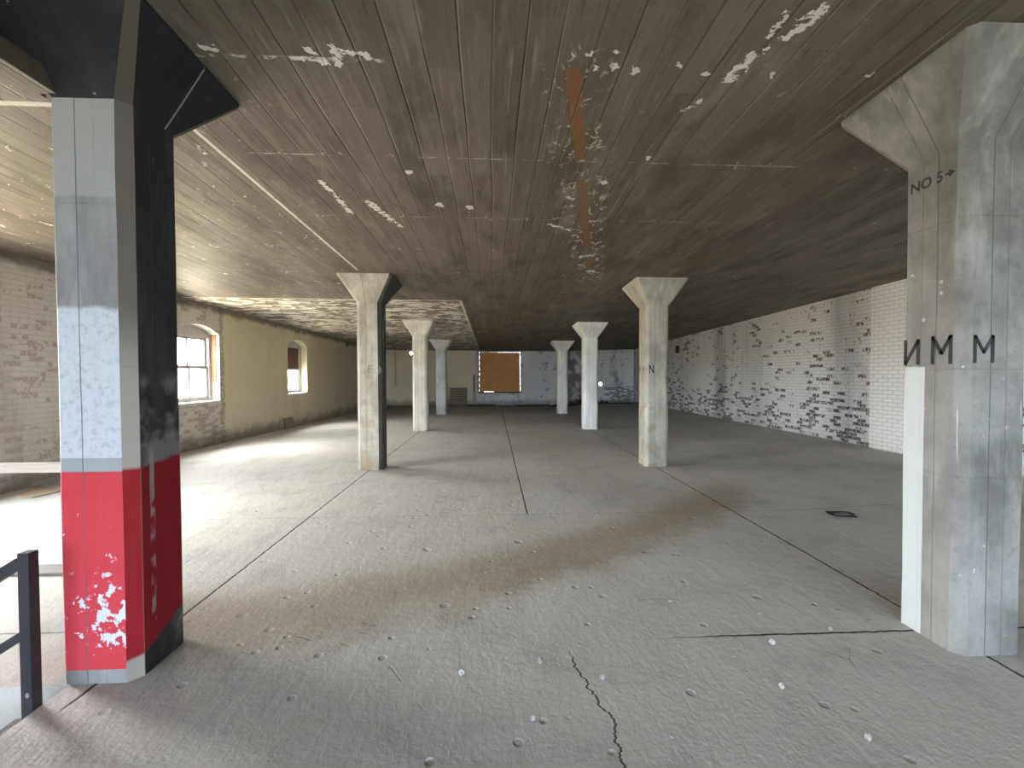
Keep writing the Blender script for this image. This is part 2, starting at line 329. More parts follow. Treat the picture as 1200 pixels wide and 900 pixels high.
def overlay_red(b, col, d):
    z, nx, ny, n1, n2, n3, P, t, seam = (d[k] for k in ('z','nx','ny','n1','n2','n3','P','t','seam'))
    H = S
    zr = b.add(z, b.mul(b.sub(b.noise(P, 9.0, 4.0), 0.5), 0.05))
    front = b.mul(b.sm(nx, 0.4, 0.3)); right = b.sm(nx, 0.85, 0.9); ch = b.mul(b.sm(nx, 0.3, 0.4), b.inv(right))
    # front face
    f = b.mix(b.sm(n2, 0.35, 0.7), (0.15,0.15,0.147), (0.24,0.24,0.24))
    f = b.mix(b.sm(zr, 1.56*H, 1.575*H), f, b.mix(n1, (0.21,0.205,0.20), (0.30,0.295,0.29)))
    pale = b.mul(b.sm(zr, 1.225*H, 1.205*H), b.sm(z, 0.732*H, 0.735*H))
    f = b.mix(pale, f, b.mix(b.sm(n3, 0.45, 0.7), (0.43,0.45,0.485), (0.33,0.345,0.375)))
    tape = b.mul(b.sm(z, 0.735*H, 0.732*H), b.sm(z, 0.69*H, 0.692*H))
    f = b.mix(tape, f, b.mix(n2, (0.20,0.205,0.21), (0.31,0.32,0.335)))
    # side face and chamfer
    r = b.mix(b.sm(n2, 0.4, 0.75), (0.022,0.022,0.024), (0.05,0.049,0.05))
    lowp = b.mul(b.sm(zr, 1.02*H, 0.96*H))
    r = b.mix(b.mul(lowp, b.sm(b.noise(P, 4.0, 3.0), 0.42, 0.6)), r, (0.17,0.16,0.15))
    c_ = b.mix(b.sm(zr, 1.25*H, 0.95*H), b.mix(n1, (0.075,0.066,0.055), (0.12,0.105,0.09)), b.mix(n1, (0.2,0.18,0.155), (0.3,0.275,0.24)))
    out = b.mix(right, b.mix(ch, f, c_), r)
    zc = b.add(z, b.mul(b.sub(n1, 0.5), 0.10))
    redz_f = b.mul(b.sm(z, 0.692*H, 0.687*H), b.sm(z, 0.043*H, 0.047*H))
    redz_r = b.mul(b.sm(zc, 0.715*H, 0.70*H), b.sm(b.sub(zc, b.mul(b.add(d['y'], A), 0.35)), 0.06*H, 0.075*H))
    redm = b.add(b.mul(redz_f, front), b.mul(redz_r, b.inv(front)))
    redc = b.mix(n1, (0.40,0.030,0.042), (0.47,0.045,0.058))
    redc = b.mix(b.inv(front), redc, (0.20,0.006,0.010))
    chips = b.noise(P, 15.0, 5.0, 0.68)
    low = b.add(b.sm(z, 0.70*H, 0.1*H, 0.02, 0.105), b.mul(b.sm(b.dist2(d['P'], (1*3.1+0.10, 1*1.7-A, 0.9+0.24*H)), 0.36, 0.03), 0.115))
    cm = b.mul(b.sm(b.add(chips, low), 0.725, 0.745), front)
    redm = b.mul(redm, b.inv(cm))
    drip = b.mul(b.band(b.add(d['y'], b.mul(b.sub(n2, 0.5), 0.05)), -0.075, 0.010, 0.012), right, b.sm(z, 0.78*H, 0.70*H), b.sm(z, 0.08*H, 0.2*H), b.sm(b.noise(P, 6.0, 3.0), 0.4, 0.5))
    out = b.mix(b.mul(cm, redz_f), out, (0.50,0.52,0.56))
    out = b.mix(redm, out, redc)
    out = b.mix(b.mul(drip, 0.7), out, (0.33,0.31,0.29))
    # scuffs and bright arrises on the dark paint
    sc = b.mul(b.sm(b.noise(b.vec(b.mul(d['y'], 22.0), b.mul(z, 1.6), 3.0), 1.0, 3.0), 0.68, 0.73), right, b.sm(z, 0.72*H, 0.8*H), 0.45)
    out = b.mix(sc, out, (0.33,0.32,0.31))
    ar = b.mul(b.band(b.sub(b.m('ABSOLUTE', d['y']), A-C), 0.0, 0.003, 0.003), right, 0.5)
    out = b.mix(ar, out, (0.36,0.33,0.29))
    out = b.mix(b.mul(b.mul(seam, front), b.sm(t, 0.0, -0.01), 0.8), out, (0.09,0.09,0.1))
    return out
def overlay_stain(b, col, d):
    st = b.mul(b.sm(b.noise(d['P'], 3.2, 4.0, 0.6), 0.54, 0.66), b.sm(d['z'], 1.3*S, 0.9*S), 0.6)
    return b.mix(st, col, (0.20, 0.165, 0.105))
def overlay_white(b, col, d):
    z, nx, y = d['z'], d['nx'], d['y']
    left = b.sm(nx, -0.85, -0.9)
    edge = b.add(y, b.mul(b.sub(d['n3'], 0.5), 0.004))
    m = b.mul(left, b.sm(edge, 0.018, 0.022), b.sm(b.add(z, b.mul(b.sub(d['n3'], 0.5), 0.015)), 1.026*S, 1.02*S))
    col = b.mix(b.mul(left, b.sm(z, 1.5*S, 1.2*S), 0.25), col, (0.33, 0.33, 0.32))
    return b.mix(m, col, b.mix(d['n1'], (0.50,0.53,0.525), (0.55,0.58,0.575)))
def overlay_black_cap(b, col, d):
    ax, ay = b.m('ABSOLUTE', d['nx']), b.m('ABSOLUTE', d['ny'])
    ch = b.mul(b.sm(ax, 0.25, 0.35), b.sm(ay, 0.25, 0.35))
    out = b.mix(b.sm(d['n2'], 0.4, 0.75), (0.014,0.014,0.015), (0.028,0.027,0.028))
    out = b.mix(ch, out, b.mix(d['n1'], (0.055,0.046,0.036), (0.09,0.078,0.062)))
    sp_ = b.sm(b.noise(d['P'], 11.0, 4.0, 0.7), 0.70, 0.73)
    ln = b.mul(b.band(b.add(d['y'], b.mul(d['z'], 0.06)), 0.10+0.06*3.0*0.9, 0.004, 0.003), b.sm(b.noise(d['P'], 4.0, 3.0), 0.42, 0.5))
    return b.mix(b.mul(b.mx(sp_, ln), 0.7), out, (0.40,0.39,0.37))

M = {}
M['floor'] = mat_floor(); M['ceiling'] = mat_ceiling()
M['wall_l'] = mat_brick('whitewashed_brick_beige', 'y', (0.50,0.445,0.37), (0.64,0.585,0.50), ((0.33,0.26,0.20),(0.42,0.345,0.27)), 0.16, 0.30, 0.24, 0.6, (0.33,0.28,0.23),
                        cream=(6.74*S, (0.60,0.52,0.345), (0.68,0.60,0.43)), top_dirt=True, base_dirt=0.75)
M['wall_r'] = mat_brick('whitewashed_brick_white', 'y', (0.52,0.51,0.50), (0.68,0.67,0.66), ((0.045,0.036,0.036),(0.13,0.10,0.095)), 0.10, 0.28, 0.45, 0.6, (0.33,0.30,0.285), base_dirt=0.2, clus=0.9)
M['pilaster'] = mat_brick('white_painted_brick', 'y', (0.66,0.65,0.62), (0.72,0.71,0.69), ((0.12,0.09,0.08),(0.2,0.16,0.14)), -0.34, 0.12, 0.55, 0.15, (0.5,0.47,0.42), base_dirt=0.15)
M['wall_f'] = mat_brick('flaking_painted_brick', 'x', (0.70,0.69,0.68), (0.80,0.79,0.78), ((0.10,0.08,0.075),(0.18,0.15,0.14)), -0.1, 0.1, 0.25, 0.4, (0.3,0.28,0.27), base_dirt=0.6, far=True)
M['wall_b'] = plain('grey_painted_brick', (0.42,0.41,0.40))
M['frame'] = plain('weathered_window_paint', (0.42,0.41,0.40), 0.6)
M['frame_w'] = plain('white_window_paint', (0.6,0.58,0.54), 0.6)
M['brick_red'] = plain('red_brick_reveal', (0.30,0.14,0.09), 0.85, 0.4, 20)
M['steel'] = plain('dark_painted_steel', (0.030,0.029,0.034), 0.42, 0.3, 12)
M['bolt'] = plain('bare_steel_bolt', (0.5,0.5,0.5), 0.35, 0.2, 20, 0.8)
def mat_wood(name, c1, c2, axis=2, scale=6.0):
    b = NB(name, 0.7); O, _ = b.obj(); x, y, z = b.sep(O)
    k = [9.0, 9.0, 9.0]; k[axis] = 0.7
    v = b.vec(b.mul(x, k[0]), b.mul(y, k[1]), b.mul(z, k[2]))
    n = b.noise(v, scale*0.5, 5.0, 0.65, 0.8)
    return b.done(b.mix(b.sm(n, 0.3, 0.7), c1, c2), b.bump(n, 0.2, 0.004))
M['ply'] = mat_wood('plywood_orange_brown', (0.55,0.245,0.075), (0.72,0.36,0.13))
M['blind'] = plain('brown_window_board', (0.16,0.085,0.06), 0.8)
M['pine'] = mat_wood('pale_timber', (0.58,0.48,0.40), (0.70,0.61,0.52), 0)
M['pallet'] = mat_wood('greyed_pallet_wood', (0.17,0.145,0.11), (0.28,0.24,0.185), 0)
M['dark_wood'] = mat_wood('dark_charred_timber', (0.025,0.022,0.02), (0.06,0.052,0.045), 0)
M['grey_board'] = mat_wood('lavender_grey_board', (0.15,0.135,0.14), (0.19,0.175,0.18), 0)
M['card'] = plain('tan_hardboard', (0.36,0.285,0.19), 0.85)
M['rubber'] = plain('black_rubber', (0.012,0.012,0.013), 0.5)
M['chip'] = plain('concrete_chip_grey', (0.30,0.285,0.265), 0.9, 0.35, 30)
M['chip_w'] = plain('plaster_chip_white', (0.42,0.405,0.38), 0.9, 0.25, 30)
M['ink'] = plain('black_stencil_paint', (0.03,0.03,0.03), 0.7, 0.3, 40)
M['ink_f'] = plain('faded_grey_paint', (0.15,0.14,0.13), 0.8, 0.3, 40)
M['rubble'] = plain('dark_rubble', (0.085,0.075,0.068), 0.95, 0.5, 14)
M['iron'] = plain('rusty_dark_iron', (0.07,0.055,0.045), 0.7, 0.4, 15)
M['soffit_edge'] = plain('brown_soffit_edge', (0.075,0.06,0.045), 0.8)
def mat_glass():
    b = NB('dusty_window_glass'); n = b.n; out = n['Material Output']
    tr = n.new('ShaderNodeBsdfTransparent'); tr.inputs[0].default_value = (0.93,0.95,0.95,1)
    gl = n.new('ShaderNodeBsdfGlossy'); gl.inputs['Roughness'].default_value = 0.08
    df = n.new('ShaderNodeBsdfTranslucent'); df.inputs[0].default_value = (0.8,0.8,0.78,1)
    m1 = n.new('ShaderNodeMixShader'); m1.inputs[0].default_value = 0.12; b.l.new(tr.outputs[0], m1.inputs[1]); b.l.new(df.outputs[0], m1.inputs[2])
    m2 = n.new('ShaderNodeMixShader'); m2.inputs[0].default_value = 0.05; b.l.new(m1.outputs[0], m2.inputs[1]); b.l.new(gl.outputs[0], m2.inputs[2])
    b.l.new(m2.outputs[0], out.inputs[0]); return b.mat
M['glass'] = mat_glass()
CM = [None]*8
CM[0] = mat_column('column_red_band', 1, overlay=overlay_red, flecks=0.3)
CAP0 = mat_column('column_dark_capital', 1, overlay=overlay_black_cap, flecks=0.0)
CM[1] = mat_column('column_white_band', 2, (0.115,0.112,0.102), (0.26,0.253,0.235), overlay=overlay_white, flecks=1.0)
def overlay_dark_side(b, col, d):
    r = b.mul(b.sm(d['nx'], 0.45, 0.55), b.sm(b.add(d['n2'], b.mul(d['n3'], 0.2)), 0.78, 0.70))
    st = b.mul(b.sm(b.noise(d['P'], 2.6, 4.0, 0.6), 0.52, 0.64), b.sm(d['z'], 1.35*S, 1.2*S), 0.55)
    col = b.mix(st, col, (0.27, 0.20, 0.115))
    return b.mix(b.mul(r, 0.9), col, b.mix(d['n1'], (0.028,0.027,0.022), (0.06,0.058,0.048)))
CM[2] = mat_column('column_streaked', 3, (0.28,0.25,0.20), (0.46,0.42,0.345), overlay=overlay_dark_side, flecks=1.0)
CM[3] = mat_column('column_grey_brown', 4, (0.25,0.232,0.19), (0.40,0.375,0.315), overlay=overlay_stain, flecks=0.8)
CM[4] = mat_column('column_cream', 5, (0.52,0.485,0.40), (0.70,0.66,0.56), flecks=0.9)
CM[5] = mat_column('column_pale', 6, (0.68,0.67,0.63), (0.80,0.79,0.75), flecks=0.4)
CM[6] = mat_column('column_pale_stained', 7, (0.50,0.50,0.49), (0.74,0.74,0.72), flecks=0.5)
CM[7] = mat_column('column_pale_grey', 8, (0.66,0.65,0.61), (0.80,0.78,0.74), flecks=0.3)

# ------------------------------------------------------------------ mesh helpers
def link(name, bm, mat, parent=None, smooth=False, recalc=True):
    if recalc: bmesh.ops.recalc_face_normals(bm, faces=bm.faces)
    me = bpy.data.meshes.new(name); bm.to_mesh(me); bm.free()
    for m in (mat if isinstance(mat, (list, tuple)) else [mat]): me.materials.append(m)
    if smooth:
        for p in me.polygons: p.use_smooth = True
    o = bpy.data.objects.new(name, me); COL.objects.link(o)
    if parent is not None: o.parent = parent
    return o
def empty(name, loc=(0,0,0), rz=0.0):
    o = bpy.data.objects.new(name, None); COL.objects.link(o); o.location = loc; o.rotation_euler = (0,0,rz); o.empty_display_size = 0.2
    return o
def tag(o, label=None, cat=None, group=None, kind=None):
    if label: o['label'] = label
    if cat: o['category'] = cat
    if group: o['group'] = group
    if kind: o['kind'] = kind
    return o
def prism(bm, pts, d, mi=0):
    """closed prism from a planar loop of points, pushed along vector d"""
    a = [bm.verts.new(p) for p in pts]; c = [bm.verts.new(Vector(p)+Vector(d)) for p in pts]
    n = len(pts); fs = [bm.faces.new(a), bm.faces.new(list(reversed(c)))]
    for i in range(n): fs.append(bm.faces.new((a[i], c[i], c[(i+1)%n], a[(i+1)%n])))
    for f in fs: f.material_index = mi
    return fs
def box(bm, x0, x1, y0, y1, z0, z1, mi=0, bev=0.0, mat=None):
    fs = prism(bm, [(x0,y0,z0),(x1,y0,z0),(x1,y1,z0),(x0,y1,z0)], (0,0,z1-z0), mi)
    if bev > 0:
        es = list({e for f in fs for e in f.edges})
        r = bmesh.ops.bevel(bm, geom=es, offset=bev, segments=2, affect='EDGES', profile=0.6)
        vs = {v for f in r['faces'] for v in f.verts}
    else: vs = {v for f in fs for v in f.verts}
    if mat is not None: bmesh.ops.transform(bm, matrix=mat, verts=list(vs))
def evaluated(o):
    dg = bpy.context.evaluated_depsgraph_get(); dg.update()
    return bpy.data.meshes.new_from_object(o.evaluated_get(dg))
def cut(o, cutters):
    for c in cutters:
        md = o.modifiers.new('opening', 'BOOLEAN'); md.operation = 'DIFFERENCE'; md.solver = 'EXACT'; md.object = c
    bpy.context.view_layer.update()
    me = evaluated(o); o.modifiers.clear(); old = o.data; o.data = me; me.name = o.name
    bpy.data.meshes.remove(old)
    for c in cutters:
        m = c.data; bpy.data.objects.remove(c); bpy.data.meshes.remove(m)

# ------------------------------------------------------------------ room shell
TH = 0.45
XMIN, XMAX = wl_x(YB)-TH, WR+0.6
# floor: slab with a stairwell at the left front
SUNK = 2.6
sx0, sx1, sy0, sy1 = -4.56*S, -1.370*S, -2.4*S, Y0-A-0.004
bm = bmesh.new()
xs = [XMIN-1.5, sx0, sx1, 0.0, XR+0.4*S, XMAX]
ys = [YB-0.3, sy0, 0.5*S, sy1, 5*S, YF+0.3]
vg = {}
def V(x, y, z):
    k = (round(x,4), round(y,4), round(z,4))
    if k not in vg: vg[k] = bm.verts.new((wl_x(y)-TH if abs(x-xs[0]) < 1e-6 else x,y,z))
    return vg[k]
for i in range(len(xs)-1):
    for j in range(len(ys)-1):
        a, c, d, e = xs[i], xs[i+1], ys[j], ys[j+1]
        sunk = a >= sx0-1e-6 and c <= sx1+1e-6 and e <= sy1+1e-6 and d >= sy0-1e-6
        zz = (lambda x: -SUNK) if sunk else floor_z
        bm.faces.new((V(a,d,zz(a)), V(c,d,zz(c)), V(c,e,zz(c)), V(a,e,zz(a))))
for d, e in ((ys[1],ys[2]),(ys[2],ys[3])):
    bm.faces.new((V(sx1,d,-SUNK), V(sx1,e,-SUNK), V(sx1,e,0), V(sx1,d,0)))
bm.faces.new((V(sx0,sy1,-SUNK), V(sx1,sy1,-SUNK), V(sx1,sy1,0), V(sx0,sy1,0)))
for d, e in ((ys[1],ys[2]),(ys[2],ys[3])): bm.faces.new((V(sx0,d,-SUNK), V(sx0,e,-SUNK), V(sx0,e,0), V(sx0,d,0)))
bm.faces.new((V(sx0,sy0,-SUNK), V(sx1,sy0,-SUNK), V(sx1,sy0,0), V(sx0,sy0,0)))
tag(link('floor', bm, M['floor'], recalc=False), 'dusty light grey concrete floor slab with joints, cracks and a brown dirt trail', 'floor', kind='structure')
# concrete steps going down to the left
bm = bmesh.new(); nst = 14
pts = [(sx1-0.002, -0.17)]
for k in range(nst): pts += [(sx1-0.002-0.27*(k+1), -0.17*(k+1)), (sx1-0.002-0.27*(k+1), -0.17*(k+2))]
pts = pts[:-1] + [(pts[-2][0], -SUNK+0.001), (sx1-0.002, -SUNK+0.001)]
prism(bm, [(x_, 0.42*S, z_) for x_, z_ in pts], (0, sy1-0.002-0.42*S, 0))
tag(link('trim_2', bm, M['floor']), 'concrete steps going down to the left beside the steel railing', 'stairs', kind='structure')
# ceiling: fine grid where single paint chips and the rust strip sit
def frange(a, c, st):
    n = max(1, round((c-a)/st)); return [a+(c-a)*i/n for i in range(n)]
cxs = [XMIN-1.5, -2.2] + frange(-1.25*S, 1.6*S, 0.022) + [1.6*S, XR+0.4*S, XMAX]
cys = [YB-0.6] + frange(1.15*S, 5.0*S, 0.03) + [5.0*S, YF+0.6]
me = bpy.data.meshes.new('ceiling'); nx_, ny_ = len(cxs), len(cys)
vs = [(x, y, ceil_z(x, y)) for y in cys for x in [wl_x(y)-TH-0.05]+cxs[1:]]
fs = [(j*nx_+i, (j+1)*nx_+i, (j+1)*nx_+i+1, j*nx_+i+1) for j in range(ny_-1) for i in range(nx_-1)]
nb_ = len(vs); e_ = (XMIN-1.5, YB-0.6, XMAX, YF+0.6)
vs += [(wl_x(e_[1])-TH-0.05, e_[1], 4.4), (e_[2], e_[1], 4.4), (e_[2], e_[3], 4.4), (wl_x(e_[3])-TH-0.05, e_[3], 4.4)]; fs.append((nb_, nb_+1, nb_+2, nb_+3))
me.from_pydata(vs, [], fs); me.update()
rust_p = [at_ceil(671, 86), at_ceil(679, 170), at_ceil(685, 250), at_ceil(691, 328)]
spots = [(at_ceil(u, v), r*at_ceil(u, v).y/F_PX*1.3) for u, v, r in BLOBS]
STREAKS = (((922,42),(960,14),0.05),((902,40),(922,18),0.03),((855,92),(888,62),0.05),((368,70),(400,78),0.03),((388,52),(398,75),0.03),((395,60),(430,62),0.03),((800,130),(818,120),0.03),((430,235),(468,265),0.05),((376,212),(412,250),0.035),((640,262),(668,270),0.03))
streaks = [(at_ceil(*p), at_ceil(*q), w_) for p, q, w_ in STREAKS]
def segdist(p, a, c):
    d = c-a; t_ = max(0.0, min(1.0, (p-a).dot(d)/d.length_squared)); return (p-(a+d*t_)).length
def fade(d, r): return max(0.0, min(1.0, (r-d)/(r*0.5)))
ca = me.color_attributes.new('marks', 'FLOAT_COLOR', 'POINT'); rn = random.Random(3)
for i_, v in enumerate(me.vertices):
    x, y, z = v.co
    if not (-1.3*S < x < 1.7*S and 1.1*S < y < 5.1*S): ca.data[i_].color = (0,0,0,1); continue
    p = v.co + Vector((rn.uniform(-.006,.006), rn.uniform(-.01,.01), 0))
    m_ = max([fade((p-c).length, r) for c, r in spots] + [0.72*fade(segdist(p, a, c), w_*1.25) for a, c, w_ in streaks])
    dr_ = min(segdist(v.co, rust_p[k], rust_p[k+1]) for k in range(3))
    ca.data[i_].color = (m_, fade(dr_, 0.065), fade(dr_, 0.26), 1)
me.materials.append(M['ceiling']); o = bpy.data.objects.new('ceiling', me); COL.objects.link(o)
tag(o, 'brown board-marked concrete ceiling with flaking white paint', 'ceiling', kind='structure')

# left wall frame: u along the wall (from y=0), n inward
LD = Vector((LS, 1, 0)).normalized(); LN = Vector((LD.y, -LD.x, 0))
LEN = math.hypot(LS, 1)
def lw(u, n, z): return Vector((WL,0,0)) + LD*u + LN*n + Vector((0,0,z))
def yu(y): return y*LEN
bm = bmesh.new()
prism(bm, [lw(yu(YB-0.4),0,-0.3), lw(yu(YF+0.4),0,-0.3), lw(yu(YF+0.4),0,4.3), lw(yu(YB-0.4),0,4.3)], -LN*TH)
wall_l = tag(link('wall_left', bm, M['wall_l']), 'left wall of whitewashed brick turning cream towards the back', 'wall', kind='structure')
WIN_L = [(5.88*S, 6.69*S, 0.625*S, 1.575*S, 1.685*S), (8.575*S, 9.32*S, 0.635*S, 1.57*S, 1.675*S), (2.50*S, 3.58*S, 0.38*S, 1.66*S, 1.80*S)]  # third one is out of view, enlarged to brighten the middle floor
def arch(u0, u1, z0, zs, zc, n=14):
    pts = [(u0, z0), (u1, z0), (u1, zs)]
    w = (u1-u0)/2; s = zc-zs; R = (w*w+s*s)/(2*s); cz = zc-R; th = math.asin(min(1, w/R))
    for i in range(1, n): 
        a = th - 2*th*i/n; pts.append(((u0+u1)/2+R*math.sin(a), cz+R*math.cos(a)))
    pts.append((u0, zs)); return pts
cs = []
for (y0, y1, z0, zs, zc) in WIN_L:
    bm = bmesh.new(); prism(bm, [lw(yu(0)+u*LEN, 0.2, z) for u, z in arch(y0, y1, z0, zs, zc)], -LN*(TH+0.5)); cs.append(link('opening', bm, M['wall_l']))
cut(wall_l, cs)
def make_window(name, i, label, blind=False):
    y0, y1, z0, zs, zc = WIN_L[i]; u0, u1 = y0*LEN, y1*LEN; n0 = -0.20
    root = empty(name, lw((u0+u1)/2, n0, z0)); tag(root, label, 'window', kind='structure')
    inv = Matrix.Translation(-root.location)
    def part(nm, boxes, mat, parent=root, extra=None):
        bm = bmesh.new()
        for (a, c, na, nb, za, zb) in boxes:
            prism(bm, [lw(a,na,za), lw(c,na,za), lw(c,na,zb), lw(a,na,zb)], -LN*(na-nb))
        if extra: extra(bm)
        bmesh.ops.transform(bm, matrix=inv, verts=bm.verts)
        return link(nm, bm, mat, parent)
    f = 0.075; gl = 0.16; zm = (z0+zs)/2+0.01
    def head(bm):   # segment filling the arch above the straight head
        prism(bm, [lw(u*LEN, n0-0.02, z) for u, z in arch(y0+0.002, y1-0.002, zs-f, zs, zc-0.003)], -LN*0.08)
    part('window_frame', [(u0+.002, u0+f, n0, n0-.12, z0, zs), (u1-f, u1-.002, n0, n0-.12, z0, zs), (u0+f, u1-f, n0, n0-.12, zs-f, zs-.001), (u0+f, u1-f, n0, n0-.12, z0, z0+.05)], M['frame'], extra=head)
    part('window_sill', [(u0-.0, u1+.0, 0.03, n0, z0-.035, z0+.012)], M['frame_w'])
    a, c = u0+f, u1-f; um = (a+c)/2
    for nm, za, zb, nn in (('upper_sash', zm-.02, zs-f, n0-.07), ('lower_sash', z0+.05, zm+.025, n0-.03)):
        if blind and nm == 'upper_sash':
            part('blind_board', [(a, c, n0-.055, n0-.075, zm, zs-f)], M['blind']).__setitem__('label', 'brown board closing the upper half')
            continue
        s = 0.062
        bx = [(a, a+s, nn, nn-.035, za, zb), (c-s, c, nn, nn-.035, za, zb), (a+s, c-s, nn, nn-.035, zb-s, zb), (a+s, c-s, nn, nn-.035, za, za+s)]
        if not blind: bx.append((um-.028, um+.028, nn-.005, nn-.03, za+s, zb-s))
        sash = part(nm, bx, M['frame'])
        part('pane', [(a+s, c-s, nn-.015, nn-.019, za+s, zb-s)], M['glass'], sash)
    if i == 0:
        part('reveal_bricks', [(u1-.012, u1+.0, n0+.001, n0+.12, z0+.45, zs)], M['brick_red']).__setitem__('label', 'red brick showing in the side of the opening')
    return root
make_window('window_1', 0, 'double-hung four-pane window with an arched head beside the red-banded column')
make_window('window_2', 1, 'smaller arched window in the cream wall with its upper half boarded brown', True)
make_window('window_3', 2, 'tall wide arched window in the left wall beyond the stairwell')

# right wall and pilaster
def rbox(y0, y1, n0, n1, z0, z1, name, mat):
    bm = bmesh.new()
    prism(bm, [(wr_x(y0)-n1, y0, z0), (wr_x(y1)-n1, y1, z0), (wr_x(y1)-n1, y1, z1), (wr_x(y0)-n1, y0, z1)], (n1-n0, 0, 0))
    return link(name, bm, mat)
tag(rbox(YB-0.4, YF+0.4, -TH, 0, -0.3, 4.3, 'wall_right', M['wall_r']), 'right wall of flaking white painted brick with many bare dark bricks', 'wall', kind='structure')
tag(rbox(4.45*S, 5.29*S, -0.02, 0.045, -0.1, 4.0, 'wall_right_pier', M['pilaster']), 'clean white painted brick pier standing proud of the right wall behind the lettered column', 'wall', kind='structure')
# far wall
bm = bmesh.new(); box(bm, wl_x(YF)-TH, XMAX+0.5, YF, YF+TH, -0.3, 4.3)
wall_f = tag(link('wall_back', bm, M['wall_f']), 'far end wall, cream on the left and flaking grey on the right', 'wall', kind='structure')
def cutbox(x0, x1, z0, z1, y0, y1):
    bm = bmesh.new(); box(bm, x0, x1, y0, y1, z0, z1); return link('opening', bm, M['wall_f'])
def cutcyl(x, z, r):
    bm = bmesh.new(); prism(bm, [(x+r*math.cos(2*math.pi*i/16), YF-0.1, z+r*math.sin(2*math.pi*i/16)) for i in range(16)], (0, TH+0.2, 0)); return link('opening', bm, M['wall_f'])
BW = (-0.475*S, 0.925*S, 0.385*S, 1.735*S)
cut(wall_f, [cutbox(BW[0], BW[1], BW[2], BW[3], YF-0.1, YF+TH+0.1), cutbox(-3.10*S, -2.33*S, 0.64*S, 1.70*S, YF-0.1, YF+0.26), cutcyl(-2.625*S, 1.68*S, 0.085), cutcyl(3.50*S, 0.667*S, 0.10)])
root = tag(empty('window_4', ((BW[0]+BW[1])/2, YF+0.1, BW[2])), 'wide window in the far wall closed with orange-brown plywood, daylight at its edges', 'window', kind='structure')
def lp(bm): bmesh.ops.transform(bm, matrix=Matrix.Translation(-root.location), verts=bm.verts); return bm
bm = bmesh.new(); f = 0.06
box(bm, BW[0]+.001, BW[0]+f, YF+.02, YF+.10, BW[2], BW[3]); box(bm, BW[1]-f, BW[1]-.001, YF+.02, YF+.10, BW[2], BW[3])
box(bm, BW[0]+f, BW[1]-f, YF+.02, YF+.10, BW[3]-f, BW[3]-.001); box(bm, BW[0]+f, BW[1]-f, YF+.02, YF+.10, BW[2]+.001, BW[2]+f)
link('window_frame', lp(bm), M['dark_wood'], root)
gx0, gx1 = BW[0]+f+0.007, BW[1]-f-0.011
w3 = (gx1-gx0)
seg = [(gx0, gx0+w3*0.47, 0.0, 0.0), (gx0+w3*0.45, gx1, 0.022, 0.0)]
for k, (a, c, dy, dz) in enumerate(seg):
    bm = bmesh.new()
    zb = BW[2]+f+0.010; zt = BW[3]-f-0.003
    box(bm, a, c, YF+.045+dy, YF+.063+dy, zb, zt, 0, 0.002)
    link('plywood_sheet', lp(bm), M['ply'], root)
bm = bmesh.new()   # small ties holding the sheets across the gap
for k in range(7):
    zz = BW[2]+f+0.12+k*0.29
    box(bm, BW[0]+f-.01, gx0+.02, YF+.065, YF+.085, zz, zz+.16)
for k in range(4):
    zz = BW[2]+f+0.25+k*0.55
    box(bm, gx1-.02, BW[1]-f+.01, YF+.088, YF+.105, zz, zz+.10)
box(bm, gx0+0.75, gx1+0.02, YF+.088, YF+.105, BW[2]+f-.01, BW[2]+f+.05); box(bm, gx0-.02, gx0+.25, YF+.065, YF+.085, BW[2]+f-.01, BW[2]+f+.05)
link('batten', lp(bm), M['dark_wood'], root)
# unseen rear wall; window openings enlarged to send daylight to the far end
bm = bmesh.new(); box(bm, wl_x(YB)-TH, XMAX+0.5, YB-TH, YB, -0.3, 4.3)
wall_b = tag(link('wall_front', bm, M['wall_b']), 'rear wall behind the camera with wide window openings', 'wall', kind='structure')
WIN_B = [(-4.2*S, -2.4*S, 0.25*S, 1.95*S), (-2.0*S, -0.2*S, 0.25*S, 1.95*S), (0.2*S, 2.0*S, 0.25*S, 1.95*S), (2.4*S, 4.2*S, 0.25*S, 1.95*S)]
cut(wall_b, [cutbox(a, c, z0, z1, YB-TH-0.1, YB+0.1) for a, c, z0, z1 in WIN_B])
for k, (a, c, z0, z1) in enumerate(WIN_B):
    root = tag(empty('window_%d' % (5+k), ((a+c)/2, YB-0.2, z0)), 'wide steel-framed window number %s from the left in the wall behind the camera' % ('one','two','three','four')[k], 'window', kind='structure')
    bm = bmesh.new(); f = 0.06
    box(bm, a, a+f, YB-.24, YB-.16, z0, z1); box(bm, c-f, c, YB-.24, YB-.16, z0, z1); box(bm, a+f, c-f, YB-.24, YB-.16, z0, z0+f); box(bm, a+f, c-f, YB-.24, YB-.16, z1-f, z1)
    box(bm, (a+c)/2-.02, (a+c)/2+.02, YB-.22, YB-.18, z0+f, z1-f)
    link('window_frame', lp(bm), M['frame'], root)
    bm = bmesh.new(); box(bm, a+f, c-f, YB-.203, YB-.197, z0+f, z1-f); link('pane', lp(bm), M['glass'], root)

